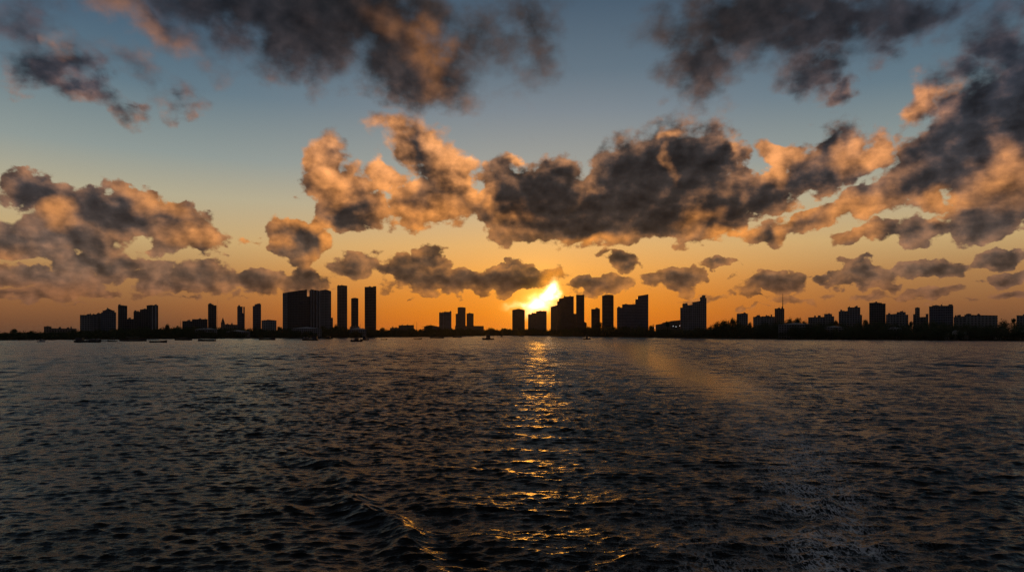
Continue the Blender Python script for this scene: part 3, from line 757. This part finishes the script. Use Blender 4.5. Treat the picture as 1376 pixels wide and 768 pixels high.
B('long_low_block', 'long low grey block with two small rooftop huts, right of the wide bluish block', 'building', 1281.5, 1340.5, 140,
  [(T, 1281.5, 1296, 426.4, 425.2, 1), (T, 1296, 1340.5, 423.2, 424.2), (RP, 1298, 1305, 421.4, 421.4), (RP, 1313, 1317, 421.6, 421.6)], M['f_pale'], 18)
B('low_building', 'plain low block cut by the right edge of the picture', 'building', 1366, 1396, 140,
  [(T, 1366, 1396, 424, 424.4)], M['f_grey'], 18)
# low sheds and houses down by the water
SHEDS = [
 (262, 292, 441, 'long low pale roofed shed by the water left of the church', 'waterfront_shed'),
 (304, 336, 444, 'low shed with a pale roof under the narrow split tower', 'waterfront_shed'),
 (392, 432, 440, 'grey waterfront shed at the foot of the huge dark block', 'waterfront_shed'),
 (470, 492, 441, 'pale shed at the foot of the shorter slender tower', 'waterfront_shed'),
 (1046, 1092, 434.5, 'long grey shed among the trees under the block with a mast', 'waterfront_shed'),
 (1108, 1134, 438.5, 'pale roofed shed in the trees under the two level block', 'waterfront_shed'),
 (1193, 1212, 440, 'grey shed by the water under the low building right of the single tower', 'waterfront_shed'),
]
for a, b, y, lab, nm in SHEDS:
    B(nm, lab, 'shed', a, b, 20, [(T, a, b, y + 1.4, y + 1.4, 0, 12, 'f_grey'), ('hip', a - .6, b + .6, y - 1.0, y + 1.2, -.5, 13, 'roof_pale')], M['f_grey'], 12, group='pale roofed sheds along the waterfront')
HOUSES = [
 (1268, 1277, 446, 'small pale house left of the pyramid roofed pavilion on the right shore'),
 (1279, 1289, 443.2, 'waterside pavilion with a pyramid roof on the right shore'),
 (1292, 1303, 445.4, 'low pale house right of the pyramid roofed pavilion'),
 (1334, 1346, 448.6, 'white walled hut by the water below the round tree on the right'),
 (1370, 1386, 443, 'low house with a pale roof at the right edge of the picture'),
]
for a, b, y, lab in HOUSES:
    B('waterside_house', lab, 'house', a, b, 14, [(T, a + .6, b - .6, y + 2.2, y + 2.2, 0, 7, 'white_wall'), ('hip', a, b, y, y + 1.9, -.6, 8.2, 'roof_pale')], M['white_wall'], 7, group='small pale houses on the right shore')


# ------------------------------------------------------------------ trees
def leaves(mb, rng, c, rad, n, size):
    """n small leaf clumps spread through an uneven crown"""
    lobes = [(c + Vector((rng.uniform(-.5, .5) * rad.x, rng.uniform(-.5, .5) * rad.y, rng.uniform(-.55, .5) * rad.z)), rng.uniform(.5, .7)) for _ in range(8)]
    for _ in range(n):
        lc, lr = rng.choice(lobes)
        v = Vector((rng.gauss(0, 1), rng.gauss(0, 1), rng.gauss(0, 1))).normalized() * rng.uniform(.3, 1.0)
        p = lc + Vector((v.x * rad.x * lr, v.y * rad.y * lr, v.z * rad.z * lr))
        a = Vector((rng.gauss(0, 1), rng.gauss(0, 1), rng.gauss(0, 1))).normalized(); b = a.orthogonal().normalized()
        s = size * rng.uniform(.6, 1.3)
        mb.poly([p - a * s, p + b * s * .7, p + a * s, p - b * s * .7], [(0, 1, 2, 3)])


TOPS = [(-200, 445), (0, 445), (15, 444.6), (60, 444.8), (105, 443), (160, 440.5), (213, 439), (245, 437.5), (300, 439.5), (340, 440.5), (372, 441), (385, 440.5), (445, 438), (470, 439.5), (490, 441), (530, 441.5),
        (560, 441), (590, 439.5), (612, 440), (650, 441.4), (690, 441), (735, 441), (745, 443), (785, 438), (800, 438), (830, 437.5), (870, 438.5), (880, 440.5), (950, 440), (957, 436), (965, 432), (985, 427.6), (1003, 433.5),
        (1012, 434), (1041, 431.5), (1060, 428.5), (1074, 428), (1082, 431.5), (1086, 431), (1125, 431.5), (1160, 430.5), (1190, 431.5), (1225, 433.5), (1260, 430.5), (1285, 433), (1340, 434), (1348, 430), (1356, 431.5), (1376, 430.5), (1550, 432)]


def woodland():
    rng = random.Random(5); mb = MB(); tr = MB()
    x = -80.0
    while x < 1460:
        for row in range(4):
            px = x + rng.uniform(-3, 3); d = shore_d(px) + (4, 14, 32, 70)[row] + rng.uniform(-2, 8)
            low = interp(TOPS, px); wl = interp(SHORE, px)
            ytop = low + ((wl - low) * .62, (wl - low) * .34, 2.2, 0)[row] * rng.uniform(.6, 1.0) + (rng.uniform(-.5, 1.4) if px < 940 else rng.uniform(-1.6, 2.4))
            if 262 < px < 500 and row == 0 and rng.random() < .5: continue
            g = W(px, HY, d); h = max(2.6, W(px, ytop, d).z - 1.7)
            rx = max(2.6, rng.uniform(.42, .62) * min(h, 12)) * max(1.0, d / 1400)
            c = Vector((g.x, g.y, 1.5 + h * .5)); rad = Vector((rx * 1.25, rx, h * .56))
            leaves(mb, rng, c, rad, int(200 * max(1.0, h / 8)), max(.5, d * .00075))
            tr.tube([(g.x, g.y, 1.4), (g.x + .1, g.y, 1.7 + h * .6)], [h * .03, h * .012], 5)
        x += 4.6
    o = mb.build('woodland', M['leaf'])
    tr.build('trunks', M['bark'], o)['kind'] = 'stuff'
    tag(o, 'dark band of trees and bushes along the whole far shore below the skyline', 'woodland', kind='stuff')


woodland()

TREES = [  # column, row of the top, width in px, distance behind the shore, label
 (20, 441.0, 11, 40, 'round tree standing above the low tree line at the far left edge'),
 (40, 443.0, 9, 40, 'small low tree left of the long low building at far left'),
 (225, 434.8, 9, 60, 'bushy tree right of the three step tower with the streaked edge'),
 (237, 435.2, 12, 60, 'wide bushy tree left of the thin mast on the low warehouse'),
 (376, 438.2, 8, 60, 'tree in the gap between the low square pale block and the huge dark block'),
 (450, 435.6, 10, 60, 'tree at the left foot of the tall slender flat topped tower'),
 (463, 437.2, 10, 60, 'tree at the right foot of the tall slender flat topped tower'),
 (514, 439.2, 9, 60, 'small tree right of the last of the three slender towers'),
 (577, 436.6, 10, 60, 'tree beside the wide gabled house'),
 (661, 440.0, 9, 60, 'low tree under the open orange sky left of the pyramid roofed tower'),
 (677, 440.2, 8, 60, 'small low tree closest to the left foot of the pyramid roofed tower'),
 (806, 432.0, 8, 60, 'tree between the small block and the tall plain tower'),
 (876, 435.8, 9, 50, 'tree at the right foot of the joined tower cluster'),
 (897, 431.0, 7, 50, 'small tree showing above the long sloping roofed building'),
 (961, 434.0, 12, 60, 'lowest and leftmost tree of the rising row right of the stepped tower'),
 (972, 429.6, 12, 60, 'middle tree of the rising row right of the stepped tower'),
 (984, 425.6, 11, 60, 'highest tree of the rising row, touching the small square block'),
 (1008, 432.5, 9, 60, 'tree in the gap right of the small square block'),
 (1062, 427.0, 10, 80, 'tree close to the right of the block with a mast'),
 (1072, 425.8, 8, 80, 'thin high tree in the gap right of the block with a mast'),
 (1081, 430.6, 9, 80, 'low tree left of the low building with a raised right end'),
 (1123, 429.6, 7, 80, 'tree in front of the left edge of the two level block'),
 (1163, 428.8, 9, 80, 'tree between the two level block and the single dark tower'),
 (1224, 431.0, 8, 80, 'small tree left of the narrow little tower'),
 (1256, 428.0, 14, 60, 'broad tree in front of the wide bluish dark block'),
 (1348.5, 427.6, 13, 80, 'round crowned tree right of the long low grey block'),
 (1362.5, 426.6, 6, 80, 'narrow tree left of the block at the right edge'),
]
for i, (px, yt, wpx, back, lab) in enumerate(TREES):
    rng = random.Random(100 + i)
    d = shore_d(px) + back; g = W(px, HY, d); h = W(px, yt, d).z - 1.8
    root = thing('tree', lab, 'tree', (g.x, g.y, 1.8), 0, 'trees standing out along the shore')
    rx = wpx / F_PX * d / 2 * .95; hc = min(h * .86, rx * 2.6)
    tk = MB()
    tk.tube([(0, 0, -.4), (.1, 0, h - hc * .7), (.15, .1, h - hc * .25)], [h * .032, h * .022, h * .008], 7)
    for k in range(5):
        a = k * 1.26 + rng.random(); z0 = h - hc * rng.uniform(.6, .8)
        tk.tube([(.1, 0, z0), (math.cos(a) * rx * .35, math.sin(a) * rx * .35, z0 + hc * .2), (math.cos(a) * rx * .6, math.sin(a) * rx * .6, z0 + hc * .36)], [h * .012, h * .008, h * .004], 5)
    tk.build('trunk', M['bark'], root)
    cr = MB(); leaves(cr, rng, Vector((0, 0, h - hc * .5)), Vector((rx, rx, hc * .52)), 800, max(.45, d * .0006))
    cr.build('crown', M['leaf'], root)


# ------------------------------------------------------------------ evening haze over the water and the city
hz = MB().box(-24000, 24000, -17500, 19000, -4.2, 150).build('haze')
tag(hz, kind='stuff')
hm_ = bpy.data.materials.new('haze'); hm_.use_nodes = True
nt = hm_.node_tree; nt.nodes.clear()
pv = nt.nodes.new('ShaderNodeVolumePrincipled'); pv.inputs['Color'].default_value = (.9, .85, .8, 1)
pv.inputs['Density'].default_value = 0.000012; pv.inputs['Anisotropy'].default_value = 0.8
mo = nt.nodes.new('ShaderNodeOutputMaterial'); nt.links.new(pv.outputs[0], mo.inputs['Volume'])
hz.data.materials.append(hm_)


# ------------------------------------------------------------------ boats
def hull(mb, L, Wd, fb, draft=.5, rise=.8):
    rings = []
    for k in range(11):
        t = k / 10; x = -L / 2 + L * t
        w_ = Wd / 2 * (1.0 if t < .55 else max(.03, 1 - ((t - .55) / .45) ** 2)) * (.86 + .14 * min(1, t / .2))
        z = fb + rise * max(0, (t - .4) / .6) ** 2
        rings.append([(x, -w_ * .55, -draft), (x, w_ * .55, -draft), (x, w_, z * .5), (x, w_, z), (x, w_ - .12, z), (x, w_ - .12, z - .25), (x, -w_ + .12, z - .25), (x, -w_ + .12, z), (x, -w_, z), (x, -w_, z * .5)])
    return mb.loft(rings)


def boat(name, label, cat, x0, x1, ywl, kind, bow=1, white=False, group=None, ytop=None):
    xm = (x0 + x1) / 2; d = CAM_H * F_PX / (ywl - HY)
    L = (x1 - x0) / F_PX * d; P = W(xm, ywl, d)
    root = thing(name, label, cat, (P.x, P.y, 0.05), 0.0 if bow > 0 else math.pi, group or 'boats lying off the far shore')
    hm = M['hull_white'] if white else M['hull_dark']
    H = (ywl - ytop) / F_PX * d if ytop else L * .35
    Wd = min(L * .32, 5.5); fb = max(.6, min(1.8, L * (.13 if kind in ('cabin', 'console') else .09)))
    hull(MB(), L, Wd, fb).build('hull', hm, root)
    if kind in ('cabin', 'console', 'canopy'):
        a, b = (-.18 * L, .16 * L) if kind == 'cabin' else (-.12 * L, .08 * L)
        hh = max(1.0, H - fb)
        if kind == 'canopy':
            ps = MB()
            for sx in (a * 1.9, b * 1.9):
                for sy in (-1, 1): ps.tube([(sx, sy * Wd * .38, fb - .2), (sx, sy * Wd * .38, fb + hh - .1)], [.07, .07], 6)
            ps.build('posts', M['dark_metal'], root)
            MB().box(a * 2.1, b * 2.1, -Wd * .45, Wd * .45, fb + hh - .1, fb + hh + .05).build('canopy', M['boat_cabin'], root)
        else:
            zt = fb + hh * .8
            MB().poly([(a, -Wd * .3, fb - .25), (b + .4, -Wd * .3, fb - .25), (b + .4, Wd * .3, fb - .25), (a, Wd * .3, fb - .25), (a, -Wd * .28, zt), (b - .3, -Wd * .28, zt), (b - .3, Wd * .28, zt), (a, Wd * .28, zt)],
                      [(0, 3, 2, 1), (4, 5, 6, 7), (0, 1, 5, 4), (1, 2, 6, 5), (2, 3, 7, 6), (3, 0, 4, 7)]).build('cabin', M['boat_cabin'] if white else M['dark_metal'], root)
            MB().box(a + .3, b - .5, -Wd * .285 - .06, Wd * .285 + .06, fb + hh * .38, fb + hh * .68).build('window', M['boat_glass'], root)
            MB().box(a - .3, b, -Wd * .34, Wd * .34, zt + .003, zt + .14).build('cabin_roof', M['boat_cabin'], root)
            MB().tube([(a * .5, 0, zt + .1), (a * .5, 0, fb + hh * 1.0)], [.09, .04], 6).build('mast', M['dark_metal'], root)
    elif kind == 'barge':
        MB().box(-L * .44, -L * .2, -Wd * .36, Wd * .36, fb - .25, H * .62).build('deckhouse', M['dark_metal'], root)
        MB().box(-L * .46, -L * .18, -Wd * .4, Wd * .4, H * .62 + .003, H * .66).build('deckhouse_roof', M['dark_metal'], root)
        cr = MB(); 
        cr.tube([(-L * .05, 0, fb - .2), (-L * .05, 0, H * .7)], [.35, .28], 8)
        cr.tube([(-L * .05, 0, H * .62), (-L * .3, .6, H * .98)], [.26, .12], 6)
        cr.build('crane', M['dark_metal'], root)
        for k in range(4):
            x = L * (.05 + .1 * k); hgt = H * (.36 + .14 * (k % 2))
            MB().box(x, x + L * .075, -Wd * .3, Wd * .28, fb - .25, hgt).box(x + .2, x + L * .06, -Wd * .2, Wd * .2, hgt, hgt + .35).build('cargo_stack', M['concrete'], root)
    elif kind == 'low':
        for k in range(3):
            MB().box(-L * .3 + k * L * .2, -L * .3 + k * L * .2 + .35, -Wd * .42, Wd * .42, fb - .2, fb - .05).build('thwart', M['bark'], root)
        MB().box(-L * .5 - .35, -L * .5 + .1, -.25, .25, -.3, fb + .55).build('outboard_motor', M['dark_metal'], root)
    return root


boat('motorboat', 'small motorboat with a pale cabin, farthest left boat on the water', 'boat', 50.4, 60.6, 459.2, 'cabin', 1, True, ytop=455)
boat('work_barge', 'long dark work barge with a crane and stacked cargo, below the leftmost blocks', 'barge', 101, 136, 459.8, 'barge', 1, False, ytop=450)
boat('motorboat', 'small white boat just right of the work barge', 'boat', 136.6, 144, 458.4, 'low', 1, True)
boat('ferry_boat', 'dark squat boat with a canopy, under the slim square tower on the left', 'boat', 144.4, 157, 458.8, 'canopy', -1, False, ytop=454)
boat('ferry_boat', 'long low boat with a pale canopy, under the three step tower', 'boat', 162, 197, 458.2, 'canopy', 1, False, ytop=452.4)
boat('open_boat', 'dark open boat floating nearest, right of the long canopy boat', 'boat', 202, 224.5, 460.0, 'low', 1, False)
boat('ferry_boat', 'dark boat with a canopy moored left of the slim tower with a rooftop box', 'boat', 236, 258, 457, 'canopy', 1, False, ytop=453.4)
boat('open_boat', 'dark open boat below the slim tower with a rooftop box', 'boat', 266, 289, 458.2, 'low', -1, False)
boat('open_boat', 'flat low boat below the paired tower', 'boat', 348.6, 370, 456.6, 'low', 1, False)
boat('work_barge', 'dark high sided barge below the striped tall block', 'barge', 406, 427.5, 457.2, 'barge', -1, False, ytop=448)
boat('motorboat', 'small dark cabin boat right of the high sided barge', 'boat', 437, 447, 455.4, 'cabin', 1, False, ytop=451)
boat('fishing_boat', 'low dark fishing boat with its bow to the left, below the shorter slender tower', 'boat', 471, 487, 459.0, 'cabin', -1, False, ytop=453.5)
boat('fishing_boat', 'dark cabin boat behind and right of the low fishing boat', 'boat', 484, 495.5, 456.8, 'cabin', 1, False, ytop=450.6)
boat('open_boat', 'tiny flat boat right of the last slender tower', 'boat', 512, 520.5, 456.2, 'low', 1, False)
boat('open_boat', 'flat dark boat below the low open building with masts', 'boat', 556, 567, 455.4, 'low', 1, False)
boat('ferry_boat', 'dark broad boat with a canopy, below the gabled house', 'boat', 578, 597, 454.2, 'canopy', 1, False, ytop=447.5)
boat('ferry_boat', 'small canopy boat below the brown tower with a shoulder', 'boat', 608, 620.5, 453.4, 'canopy', -1, False, ytop=449)
boat('tug_boat', 'dark tug with a raised wheelhouse on open water left of the sun path', 'boat', 648, 664, 456.2, 'cabin', -1, False, ytop=448.6)
boat('motorboat', 'tiny dark boat right of the tug on the bright far water', 'boat', 671.5, 676, 452.4, 'cabin', 1, False, ytop=449.4)
boat('motorboat', 'tiny dark boat at the left edge of the golden sun path', 'boat', 698, 703.5, 452.0, 'cabin', -1, False, ytop=449.4)
boat('motorboat', 'small dark cabin boat alone on the water right of the sun path', 'boat', 783.6, 793.6, 455.8, 'console', 1, False, ytop=448.2)


# ------------------------------------------------------------------ shore lamps
def lamp(px, y, back, label, power, col=(1.0, .9, .75)):
    d = shore_d(px) + back; g = W(px, HY, d); h = W(px, y, d).z - 1.7
    root = thing('shore_lamp', label, 'lamp', (g.x, g.y, 1.7), 0, 'lit lamps on the shore')
    MB().tube([(0, 0, -.3), (0, 0, h * .5), (0, 0, h)], [.12, .09, .07], 8).build('pole', M['dark_metal'], root)
    MB().tube([(0, 0, h - .1), (0, -.5, h + .15), (0, -1.1, h + .1)], [.06, .06, .05], 6).build('arm', M['dark_metal'], root)
    m = bpy.data.materials.new('lamp_glow'); m.use_nodes = True
    p = m.node_tree.nodes['Principled BSDF']
    p.inputs['Emission Color'].default_value = (*col, 1); p.inputs['Emission Strength'].default_value = power
    MB().loft([[(math.cos(a) * r_, -1.15 + math.sin(a) * r_, h + z_) for a in [i * math.pi / 4 for i in range(8)]] for r_, z_ in ((.1, -.34), (.34, -.24), (.42, 0.0), (.2, .14))]).build('lamp_head', m, root)
    return root


lamp(879.8, 440.3, 12, 'brightest shore lamp, alone at the right foot of the joined tower cluster', 14)
lamp(904.4, 437.8, 30, 'leftmost of the three small lamps by the sloping roofed building', 5, (.9, .95, 1))
lamp(908.3, 438.6, 30, 'middle and dimmest of the three small lamps by the sloping roofed building', 3.5, (.9, .95, 1))
lamp(913.2, 437.2, 30, 'rightmost of the three small lamps, at the foot of the stepped tower', 5, (.9, .95, 1))
